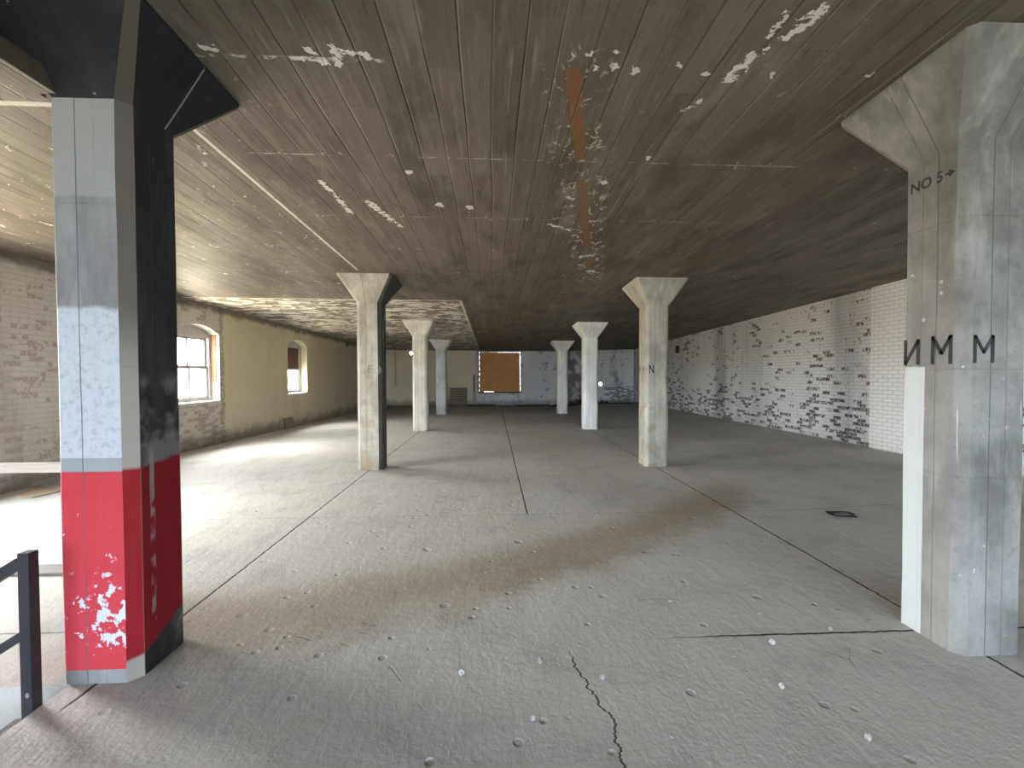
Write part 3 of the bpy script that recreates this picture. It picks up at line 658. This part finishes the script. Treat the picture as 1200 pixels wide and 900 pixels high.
# lowered soffit in front of the red-banded column
bm = bmesh.new()
zb, zt = 1.882*S, 1.945*S
pts = [(-4.6*S, -2.4*S), (-1.362*S, -2.4*S), (-1.362*S, Y0-A-0.003), (XL-A-0.004, Y0-A-0.003), (XL-A-0.004, 1.512*S), (-4.6*S, 1.512*S)]
prism(bm, [(x, y, zb) for x, y in pts], (0,0,zt-zb), 0)
bmesh.ops.recalc_face_normals(bm, faces=bm.faces)
for f_ in bm.faces:
    if abs(f_.normal.z) < 0.5: f_.material_index = 1
tag(link('trim_1', bm, [M['ceiling'], M['soffit_edge']]), 'lowered boarded soffit over the stairwell in front of the red-banded column', 'ceiling', kind='structure')

# ------------------------------------------------------------------ columns
def ring(bm, ax, c, z, cx=0.0, cy=0.0):
    p = [(-ax+c,-ax),(ax-c,-ax),(ax,-ax+c),(ax,ax-c),(ax-c,ax),(-ax+c,ax),(-ax,ax-c),(-ax,-ax+c)]
    return [bm.verts.new((x, y, z(x, y) if callable(z) else z)) for x, y in p]
def loft(bm, rings):
    for a, c in zip(rings[:-1], rings[1:]):
        for i in range(8): bm.faces.new((a[i], a[(i+1)%8], c[(i+1)%8], c[i]))
    bm.faces.new(list(reversed(rings[0]))); bm.faces.new(rings[-1])
LAB = [
 ('concrete column with a peeling red band below pale grey, beside the steel railing', 0.222),
 ('wide grey concrete column at the right with black letters and a white painted stripe', 0.270),
 ('streaked tan concrete column second from the front on the left, dark right side', 0.262),
 ('grey-brown concrete column second from the front on the right with a black N', 0.262),
 ('cream concrete column third from the front on the left, near the flaky ceiling patch', 0.2527),
 ('pale concrete column third from the front on the right, right of the plywood window', 0.2527),
 ('farthest concrete column on the left with grey stains, near the leaning pallet', 0.24),
 ('farthest concrete column on the right, slim and pale, just right of the plywood window', 0.24)]
COLS = []
for k in range(8):
    row, sd = divmod(k, 2); cx = XL if sd == 0 else XR; cy = Y0+row*DY
    label, fh = LAB[k]; fh *= S
    root = tag(empty('concrete_column' if k == 0 else 'concrete_column.%03d' % k, (cx, cy, 0)), label, 'column', 'flared concrete columns in two rows')
    zc = ceil_z(cx, cy)-fh
    bm = bmesh.new()
    rs = [ring(bm, A, C, 0.0)]
    for q in range(1, 9): rs.append(ring(bm, A+random.uniform(-.0012,.0012), C+random.uniform(-.003,.003), zc*q/8))
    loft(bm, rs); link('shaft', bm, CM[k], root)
    bm = bmesh.new()
    top = lambda x, y: ceil_z(cx+x, cy+y)-0.001
    loft(bm, [ring(bm, A, C, zc), ring(bm, A+FL, C*0.7, lambda x, y: top(x, y)-0.018), ring(bm, A+FL, C*0.7, top)])
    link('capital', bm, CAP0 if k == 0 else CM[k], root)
    COLS.append(root)
# lettering painted on the columns
def stroke_letter(name, strokes, w, h, th, place, mat, parent):
    """strokes in a 0..1 box; place(u, v, d) -> column-local point"""
    bm = bmesh.new()
    for (a, c) in strokes:
        p, q = Vector((a[0]*w, a[1]*h)), Vector((c[0]*w, c[1]*h)); d = (q-p); L = d.length; d /= L; n = Vector((-d.y, d.x))*th/2
        cs_ = [p-n-d*th*0.3, q-n+d*th*0.3, q+n+d*th*0.3, p+n-d*th*0.3]
        lo = [bm.verts.new(place(v.x, v.y, -0.0005)) for v in cs_]; hi = [bm.verts.new(place(v.x, v.y, 0.0012)) for v in cs_]
        bm.faces.new(lo); bm.faces.new(hi)
        for i in range(4): bm.faces.new((lo[i], lo[(i+1)%4], hi[(i+1)%4], hi[i]))
    return link(name, bm, mat, parent)
LN_ = [((0,0),(0,1)), ((0,1),(1,0)), ((1,0),(1,1))]
LI_ = [((0,0),(0,1)), ((0,0),(1,1)), ((1,0),(1,1))]
LM_ = [((0,0),(0,1)), ((0,1),(.5,.38)), ((.5,.38),(1,1)), ((1,1),(1,0))]
LF_ = [((0,0),(0,1)), ((0,1),(.8,1)), ((0,.52),(.65,.52))]
def left_face(y0, z0): return lambda u, v, d: Vector((-A-d-0.0012, y0-u, z0+v))     # reads from the back edge to the front edge
def front_face(x0, z0): return lambda u, v, d: Vector((x0+u, -A-d-0.0012, z0+v))
R0 = COLS[1]
stroke_letter('painted_letter', LI_, 0.085, 0.145, 0.021, left_face(0.150, 1.035*S), M['ink'], R0)
stroke_letter('painted_letter', LM_, 0.105, 0.155, 0.021, left_face(-0.028, 1.035*S), M['ink'], R0)
stroke_letter('painted_letter', LM_, 0.105, 0.145, 0.019, front_face(-A+C+0.012, 1.037*S), M['ink'], R0)
def text_mesh(name, body, size, parent, place, mat, off=0.0):
    cu = bpy.data.curves.new('text', 'FONT'); cu.body = body; cu.size = size; cu.offset = off; cu.resolution_u = 3
    o = bpy.data.objects.new('text', cu); COL.objects.link(o); bpy.context.view_layer.update()
    me = evaluated(o); bpy.data.objects.remove(o); bpy.data.curves.remove(cu)
    bm = bmesh.new(); bm.from_mesh(me); bpy.data.meshes.remove(me)
    for v in bm.verts: v.co = place(v.co.x, v.co.y, 0.0005)
    return link(name, bm, mat, parent)
text_mesh('stencil_text', 'NO 5', 0.088, R0, left_face(0.135, 1.695*S), M['ink'], 0.0022)
bm = bmesh.new(); pl = left_face(-0.085, 1.695*S+0.028)
arrow = [(0,-.006),(.022,-.006),(.022,-.022),(.056,0),(.022,.022),(.022,.006),(0,.006)]
lo = [bm.verts.new(pl(u, v, -.0005)) for u, v in arrow]; hi = [bm.verts.new(pl(u, v, .0012)) for u, v in arrow]
bm.faces.new(lo); bm.faces.new(hi)
for i in range(7): bm.faces.new((lo[i], lo[(i+1)%7], hi[(i+1)%7], hi[i]))
link('stencil_arrow', bm, M['ink'], R0)
stroke_letter('painted_letter', LN_, 0.070, 0.135, 0.018, front_face(-A+C+0.012, 1.005*S), M['ink'], COLS[3])
stroke_letter('painted_letter', LM_, 0.075, 0.125, 0.015, left_face(-0.03, 1.005*S), M['ink_f'], COLS[3])
stroke_letter('painted_letter', LN_, 0.06, 0.125, 0.015, left_face(0.12, 1.005*S), M['ink_f'], COLS[3])
stroke_letter('painted_letter', LF_, 0.06, 0.11, 0.014, front_face(-0.005, 1.02*S), M['ink_f'], COLS[2])
text_mesh('painted_letter', 'S', 0.15, COLS[2], front_face(-0.115, 0.53*S), M['chip_w'], 0.002)
# anchor washers on the lettered column's left face
bm = bmesh.new()
for (yy, zz, r) in ((-0.075, 1.33*S, 0.011), (-0.075, 1.29*S, 0.011), (0.03, 1.20*S, 0.013)):
    prism(bm, [(-A+0.0005, yy+r*math.cos(2*math.pi*i/14), zz+r*math.sin(2*math.pi*i/14)) for i in range(14)], (-0.004,0,0))
link('anchor_plug', bm, M['chip_w'], R0)

# ------------------------------------------------------------------ steel railing at the lower left
def bar(bm, p, q, w, h=None, upv=Vector((0,0,1))):
    p, q = Vector(p), Vector(q); h = h or w; d = (q-p).normalized()
    s = d.cross(upv)
    s = s.normalized() if s.length > 1e-4 else Vector((1,0,0)); t = s.cross(d).normalized()
    L = (q-p).length
    mt = Matrix((( d.x, s.x, t.x, p.x), (d.y, s.y, t.y, p.y), (d.z, s.z, t.z, p.z), (0,0,0,1)))
    box(bm, 0, L, -w/2, w/2, -h/2, h/2, 0, min(w,h)*0.08, mt)
px, py = -1.388*S, 1.390*S
rail = tag(empty('steel_railing', (px, py, -0.22)), 'dark square-tube steel railing going down beside the red-banded column at the lower left', 'railing')
W_ = 0.052; zt_ = 0.475*S+0.22; zm_ = 0.235*S+0.22
rd = Vector((-0.85, 0, -0.53)).normalized()
bm = bmesh.new(); bar(bm, (0,0,-0.1), (0,0,zt_), W_, W_, Vector((0,1,0))); link('post', bm, M['steel'], rail)
bm = bmesh.new(); bar(bm, Vector((0,0,zt_-W_*0.62))+rd*W_*0.55, Vector((0,0,zt_-W_*0.62))+rd*2.4, W_, W_); link('top_rail', bm, M['steel'], rail)
bm = bmesh.new(); bar(bm, Vector((0,0,zm_))+rd*W_*0.55, Vector((0,0,zm_))+rd*2.4, W_*0.8, W_*0.8); link('mid_rail', bm, M['steel'], rail)
e_ = rd*2.37; bm = bmesh.new(); bar(bm, (e_.x, 0, e_.z+0.12), (e_.x, 0, zt_+e_.z-W_*1.2), W_, W_, Vector((0,1,0))); link('post', bm, M['steel'], rail)
bm = bmesh.new(); prism(bm, [(0.006+0.009*math.cos(2*math.pi*i/12), -W_/2+0.001, 0.30+0.013*math.sin(2*math.pi*i/12)) for i in range(12)], (0,-0.003,0)); link('bolt_head', bm, M['bolt'], rail)

# ------------------------------------------------------------------ timber guard rail behind the stairwell
gy = 2.17*S
gr = tag(empty('timber_guard_rail', (-2.0*S, gy, 0)), 'pale timber guard rail standing behind the red-banded column at the left edge', 'railing')
bm = bmesh.new(); box(bm, -2.2*S, 0.13*S, -0.045, 0.045, 0.553*S, 0.592*S, 0, 0.004); link('top_rail', bm, M['pine'], gr)
for xx in (0.06*S, -2.1*S):
    bm = bmesh.new(); box(bm, xx-0.045, xx+0.045, -0.03, 0.03, 0.0, 0.5525*S, 0, 0.004); link('post', bm, M['pine'], gr)

# ------------------------------------------------------------------ small things
bm = bmesh.new()
q = [at_floor(17,582), at_floor(38,584), at_floor(69,576), at_floor(45,570)]
c0 = sum(q, Vector())/4
q = [p-c0 for p in q]; q = [q[0]*1.0, q[1], q[2]*1.2, q[3]]
prism(bm, [(p.x,p.y,0.002) for p in q], (0,0,0.016))
o = tag(link('hardboard_sheet', bm, M['card']), 'tan hardboard sheet lying flat on the floor near the left wall', 'board'); o.location = c0
bm = bmesh.new(); box(bm, -2.95*S, -1.85*S, 2.315*S, 2.43*S, 0.0, 0.022, 0, 0.002)
bmesh.ops.translate(bm, vec=(2.2*S, -2.235*S, 0), verts=bm.verts)
o = tag(link('floor_board', bm, M['grey_board']), 'flat grey board lying across the floor behind the steel railing post', 'board'); o.location = (-2.2*S, 2.235*S, 0)
# black rubber scrap: a bent open loop
bm = bmesh.new(); c0 = at_floor(984, 605); 
def strip(path, w, h):
    prev = None; n = len(path)
    for i, (p, ww) in enumerate(path):
        d = (path[min(i+1,n-1)][0]-path[max(i-1,0)][0]).normalized(); s = Vector((-d.y, d.x, 0))*ww*w/2
        r = [bm.verts.new(p-s), bm.verts.new(p+s), bm.verts.new(p+s+Vector((0,0,h))), bm.verts.new(p-s+Vector((0,0,h)))]
        if prev:
            for k in range(4): bm.faces.new((prev[k], prev[(k+1)%4], r[(k+1)%4], r[k]))
        else: bm.faces.new(r)
        prev = r
    bm.faces.new(list(reversed(prev)))
strip([(Vector((0.02+0.115*math.cos(a)*1.1, 0.085*math.sin(a), 0.004+0.012*math.sin(a*1.5)**2)), 0.6+0.5*abs(math.cos(a))) for a in [math.pi*(0.12+1.72*i/20) for i in range(21)]], 0.05, 0.008)
o = tag(link('rubber_scrap', bm, M['rubber']), 'curled black rubber scrap on the floor left of the lettered column', 'scrap'); o.location = c0; o.location.z = floor_z(c0.x); o.rotation_euler.z = math.radians(-25)
# concrete chips
def chip_mesh(seed, r, flat):
    rnd = random.Random(seed); bm = bmesh.new(); bmesh.ops.create_icosphere(bm, subdivisions=2, radius=1.0)
    for v in bm.verts:
        k = 0.78+0.4*rnd.random(); v.co = Vector((v.co.x*k, v.co.y*k*0.75, v.co.z*k*flat))*r
    zmin = min(v.co.z for v in bm.verts)
    for v in bm.verts: v.co.z -= zmin
    return bm
big = [((541,791), 0.016, 'chip_w', 'white concrete chip on the floor right of the red-banded column'),
       ((1017,868), 0.016, 'chip_w', 'white concrete chip nearest the lower right corner of the floor'),
       ((905,756), 0.018, 'chip_w', 'pale concrete chip lying on the cross joint before the lettered column'),
       ((973,739), 0.015, 'chip', 'grey concrete chip just beyond the cross joint near the lettered column'),
       ((633,778), 0.017, 'chip', 'grey concrete chip left of the start of the floor crack'),
       ((624,844), 0.013, 'chip', 'grey concrete chip in the foreground left of the floor crack'),
       ((916,808), 0.016, 'chip_w', 'pale elongated chip between the cross joint and the lower right corner'),
       ((706,796), 0.015, 'chip', 'grey concrete chip just right of the floor crack')]
for k, (px_, r, mt, lab) in enumerate(big):
    o = tag(link('concrete_chip' if k == 0 else 'concrete_chip.%03d' % k, chip_mesh(50+k, r, 1.0), M[mt]), lab, 'chip'); p = at_floor(*px_); o.location = p; o.rotation_euler.z = k*1.3
protos = []
pts = [(449,640),(429,648),(437,668),(569,672),(572,664),(448,700),(410,735),(475,690),(484,683),(576,598),(657,597),(700,604),(733,634),(760,629),(763,645),(795,652),(807,660),(785,705),(830,690),(857,748),(860,770),(875,790),(765,725),(648,697),(652,756),(678,757),(690,738),(590,752),(380,770),(367,773),(345,712),(365,693),(300,600),(486,564),(520,575),(590,812),(840,867),(787,865),(905,690),(890,720)]
for k, px_ in enumerate(pts):
    if k < 4: o = link('concrete_chip.%03d' % (20+k), chip_mesh(80+k, 0.0085, 0.7), M['chip']); protos.append(o)
    else: o = protos[k%4].copy(); o.name = 'concrete_chip.%03d' % (20+k); COL.objects.link(o)
    o.location = at_floor(*px_); o.rotation_euler.z = k*0.9; s_ = random.uniform(0.7, 1.4); o.scale = (s_, s_, s_)
    tag(o, 'tiny grey concrete crumb scattered on the open floor between the columns', 'chip', 'tiny concrete crumbs on the floor')
# pallet leaning on the far wall
pr_ = tag(empty('wooden_pallet', (-1.09*S, YF-0.42, 0)), 'greyed wooden pallet leaning against the far wall left of the plywood window', 'pallet')
lean = Matrix.Rotation(math.radians(-17), 4, 'X')
def pal(nm, x0, x1, y0, y1, z0, z1):
    bm = bmesh.new(); box(bm, x0, x1, y0, y1, z0, z1, 0, 0.003); bmesh.ops.transform(bm, matrix=lean, verts=bm.verts); link(nm, bm, M['pallet'], pr_)
pw = 0.27*S
for k in range(7): pal('slat', -pw, pw, 0.0, 0.02, 0.012+k*0.138, 0.012+k*0.138+0.128)
for xx in (-pw+.03, 0, pw-.03): pal('stringer', xx-.03, xx+.03, 0.0205, 0.10, 0.012, 0.968)
# pipe by the plywood window
pp = tag(empty('wall_pipe', (-0.60*S, YF-0.07, 0)), 'thin dark pipe standing up the far wall left of the plywood window', 'pipe')
bm = bmesh.new(); bmesh.ops.create_cone(bm, cap_ends=True, segments=12, radius1=0.03, radius2=0.03, depth=0.98*S); bmesh.ops.translate(bm, vec=(0,0,0.49*S), verts=bm.verts); link('pipe', bm, M['iron'], pp, True)
bm = bmesh.new(); box(bm, -0.09, 0.09, -0.05, 0.068, 0.0, 0.42*S, 0, 0.01); link('pipe_casing', bm, M['wall_b'], pp)
for zz in (0.55*S, 0.85*S):
    bm = bmesh.new(); box(bm, -0.05, 0.05, -0.036, 0.068, zz, zz+0.03, 0, 0.003); link('clip', bm, M['iron'], pp)

# dark planks and rubble along the far wall
planks = [((-0.35, 0.55), 0.0, 1.5, 'charred plank lying against the far wall below the plywood window'),
          ((1.25, 0.75), 0.12, 1.7, 'charred plank lying on the floor right of the plywood window'),
          ((2.55, 0.75), -0.10, 1.9, 'charred plank lying beside the rubble heap at the far wall'),
          ((3.75, 0.85), 0.07, 2.1, 'charred plank lying below the daylight hole in the far wall'),
          ((4.25, 1.35), -0.05, 1.5, 'charred plank nearest the right wall at the far end'),
          ((2.2, 1.25), 0.03, 1.3, 'charred plank lying behind the farthest right column')]
for k, ((xx, dy), rz, L, lab) in enumerate(planks):
    bm = bmesh.new(); box(bm, -L/2, L/2, -0.09, 0.09, 0.0, 0.06, 0, 0.006)
    o = tag(link('timber_plank' if k == 0 else 'timber_plank.%03d' % k, bm, M['dark_wood']), lab, 'plank'); o.location = (xx*S, YF-dy, floor_z(xx*S)+0.002); o.rotation_euler.z = rz
bm = bmesh.new(); rnd = random.Random(5)
for k in range(150):
    r = rnd.uniform(0.03, 0.11); t_ = rnd.gauss(0, 0.42); dx = t_*1.0; hh = max(0.0, 0.36*math.exp(-(t_*1.5)**2))
    y_ = rnd.uniform(0.08, 0.5); z_ = rnd.uniform(0, 1)*hh*(1-y_/0.75)
    m_ = Matrix.Translation((dx, -y_, z_+r*0.5)) @ Matrix.Rotation(rnd.random()*6, 4, Vector((rnd.random(), rnd.random(), rnd.random())).normalized()) @ Matrix.Diagonal((1.3, 0.9, 0.6, 1))
    g = bmesh.ops.create_icosphere(bm, subdivisions=1, radius=r, matrix=m_)
    for v in g['verts']: v.co += Vector((rnd.uniform(-1,1), rnd.uniform(-1,1), rnd.uniform(-1,1)))*r*0.15; v.co.z = max(v.co.z, 0.001); v.co.y = min(v.co.y, -0.004)
o = tag(link('rubble', bm, M['rubble'], recalc=False), 'heap of dark broken rubble against the far wall behind the right columns', 'rubble', kind='stuff'); o.location = (2.98*S, YF, floor_z(2.98*S))
# board leaning at the base of the left wall
ub = yu(8.35*S); bl_ = 0.52; 
bm = bmesh.new(); mt = Matrix(((LD.x, LN.x, 0, 0), (LD.y, LN.y, 0, 0), (0,0,1,0), (0,0,0,1)))
box(bm, 0, bl_, 0, 0.03, 0, 0.33, 0, 0.004, mt @ Matrix.Rotation(math.radians(12), 4, 'X'))
for v in bm.verts: pass
o = tag(link('offcut_board', bm, M['pallet']), 'short grey board leaning at the foot of the cream wall below the small window', 'board'); o.location = lw(ub, 0.085, 0.0)
# small dark vent plates
def plate(name, loc, mtx, w, h, lab):
    r_ = tag(empty(name, loc), lab, 'vent')
    bm = bmesh.new(); box(bm, -w/2, w/2, 0, 0.02, -h/2, h/2, 0, 0.004, mtx); link('frame', bm, M['iron'], r_)
    bm = bmesh.new()
    for k in range(5): z_ = -h/2+h*(k+0.7)/6; box(bm, -w/2+.02, w/2-.02, 0.0205, 0.028, z_, z_+h*0.06, 0, 0, mtx)
    link('louvre', bm, M['rubber'], r_)
mR = Matrix(((0,-1,0,0),(1,0,0,0),(0,0,1,0),(0,0,0,1)))
plate('wall_vent', (wr_x(11.0*S)-0.001, 11.0*S, 1.60*S), mR, 0.34, 0.30, 'small dark vent high on the right wall beside the far corner')
plate('wall_vent.001', lw(yu(11.4*S), 0.001, 1.76*S), mt, 0.22, 0.22, 'small dark vent high on the cream left wall past the small window')

# ------------------------------------------------------------------ daylight
SKY_L = 17.5
w = bpy.data.worlds.new('sky'); SC.world = w; w.use_nodes = True; nt = w.node_tree; bg = nt.nodes['Background']
tc = nt.nodes.new('ShaderNodeTexCoord'); sp = nt.nodes.new('ShaderNodeSeparateXYZ'); nt.links.new(tc.outputs['Generated'], sp.inputs[0])
def mr(sock, a, c):
    n = nt.nodes.new('ShaderNodeMapRange'); n.interpolation_type = 'SMOOTHSTEP'; nt.links.new(sock, n.inputs[0]); n.inputs[1].default_value = a; n.inputs[2].default_value = c; return n.outputs[0]
def mixw(f, a, c):
    n = nt.nodes.new('ShaderNodeMix'); n.data_type = 'RGBA'; nt.links.new(f, n.inputs[0])
    for i, v in ((6, a), (7, c)):
        if isinstance(v, tuple): n.inputs[i].default_value = v+(1,)
        else: nt.links.new(v, n.inputs[i])
    return n.outputs[2]
lf_ = nt.nodes.new('ShaderNodeMath'); lf_.operation = 'MULTIPLY_ADD'; nt.links.new(sp.outputs[1], lf_.inputs[0]); lf_.inputs[1].default_value = -0.9; nt.links.new(sp.outputs[0], lf_.inputs[2])
lm_ = nt.nodes.new('ShaderNodeMath'); lm_.operation = 'MULTIPLY'; nt.links.new(mr(lf_.outputs[0], -0.1, -0.8), lm_.inputs[0]); nt.links.new(mr(sp.outputs[0], -0.08, -0.35), lm_.inputs[1])
up_ = mixw(lm_.outputs[0], (3.5, 4.05, 4.9), (SKY_L*0.99, SKY_L*0.98, SKY_L*0.97))     # bright hazy sky on the sunny left, dimmer blue elsewhere
gd = mixw(lm_.outputs[0], (1.8, 1.75, 1.55), (SKY_L*0.50, SKY_L*0.41, SKY_L*0.29))      # sunlit ground on the left
nt.links.new(mixw(mr(sp.outputs[2], 0.05, -0.05), up_, gd), bg.inputs[0]); bg.inputs[1].default_value = 9.0
sd_ = bpy.data.lights.new('sun', 'SUN'); sd_.energy = 4.5; sd_.angle = math.radians(14); sd_.color = (1.0, 0.83, 0.60)
so = bpy.data.objects.new('sun', sd_); COL.objects.link(so); so.location = (-12, 6, 9)
so.rotation_euler = Vector((1.0, -0.12, -0.72)).to_track_quat('-Z', 'Y').to_euler()
def portal(name, loc, rot, sx, sy):
    ld = bpy.data.lights.new(name, 'AREA'); ld.shape = 'RECTANGLE'; ld.size = sx; ld.size_y = sy
    ld.cycles.is_portal = True
    o = bpy.data.objects.new(name, ld); COL.objects.link(o); o.location = loc; o.rotation_euler = rot
for (y0, y1, z0, zs, zc) in WIN_L:
    o_ = lw((y0+y1)/2*LEN, -TH-0.02, (z0+zc)/2)
    portal('window_daylight', o_, (math.radians(90), 0, math.radians(-90)-math.atan(LS)), (y1-y0)*1.05, (zc-z0)*1.05)
for (a, c, z0, z1) in WIN_B:
    portal('window_daylight', ((a+c)/2, YB-TH-0.02, (z0+z1)/2), (math.radians(90), 0, math.radians(180)), (c-a), (z1-z0))
portal('window_daylight', ((BW[0]+BW[1])/2, YF+TH+0.02, (BW[2]+BW[3])/2), (math.radians(90), 0, 0), BW[1]-BW[0], BW[3]-BW[2])

SC.view_settings.view_transform = 'Standard'; SC.view_settings.look = 'None'
SC.view_settings.exposure = 0.0; SC.view_settings.gamma = 1.0; SC.view_settings.use_curve_mapping = False
SC.cycles.max_bounces = 10; SC.cycles.diffuse_bounces = 7; SC.cycles.glossy_bounces = 3; SC.cycles.transparent_max_bounces = 12
SC.cycles.sample_clamp_indirect = 8.0; SC.cycles.caustics_reflective = False; SC.cycles.caustics_refractive = False
SC.cycles.use_denoising = True
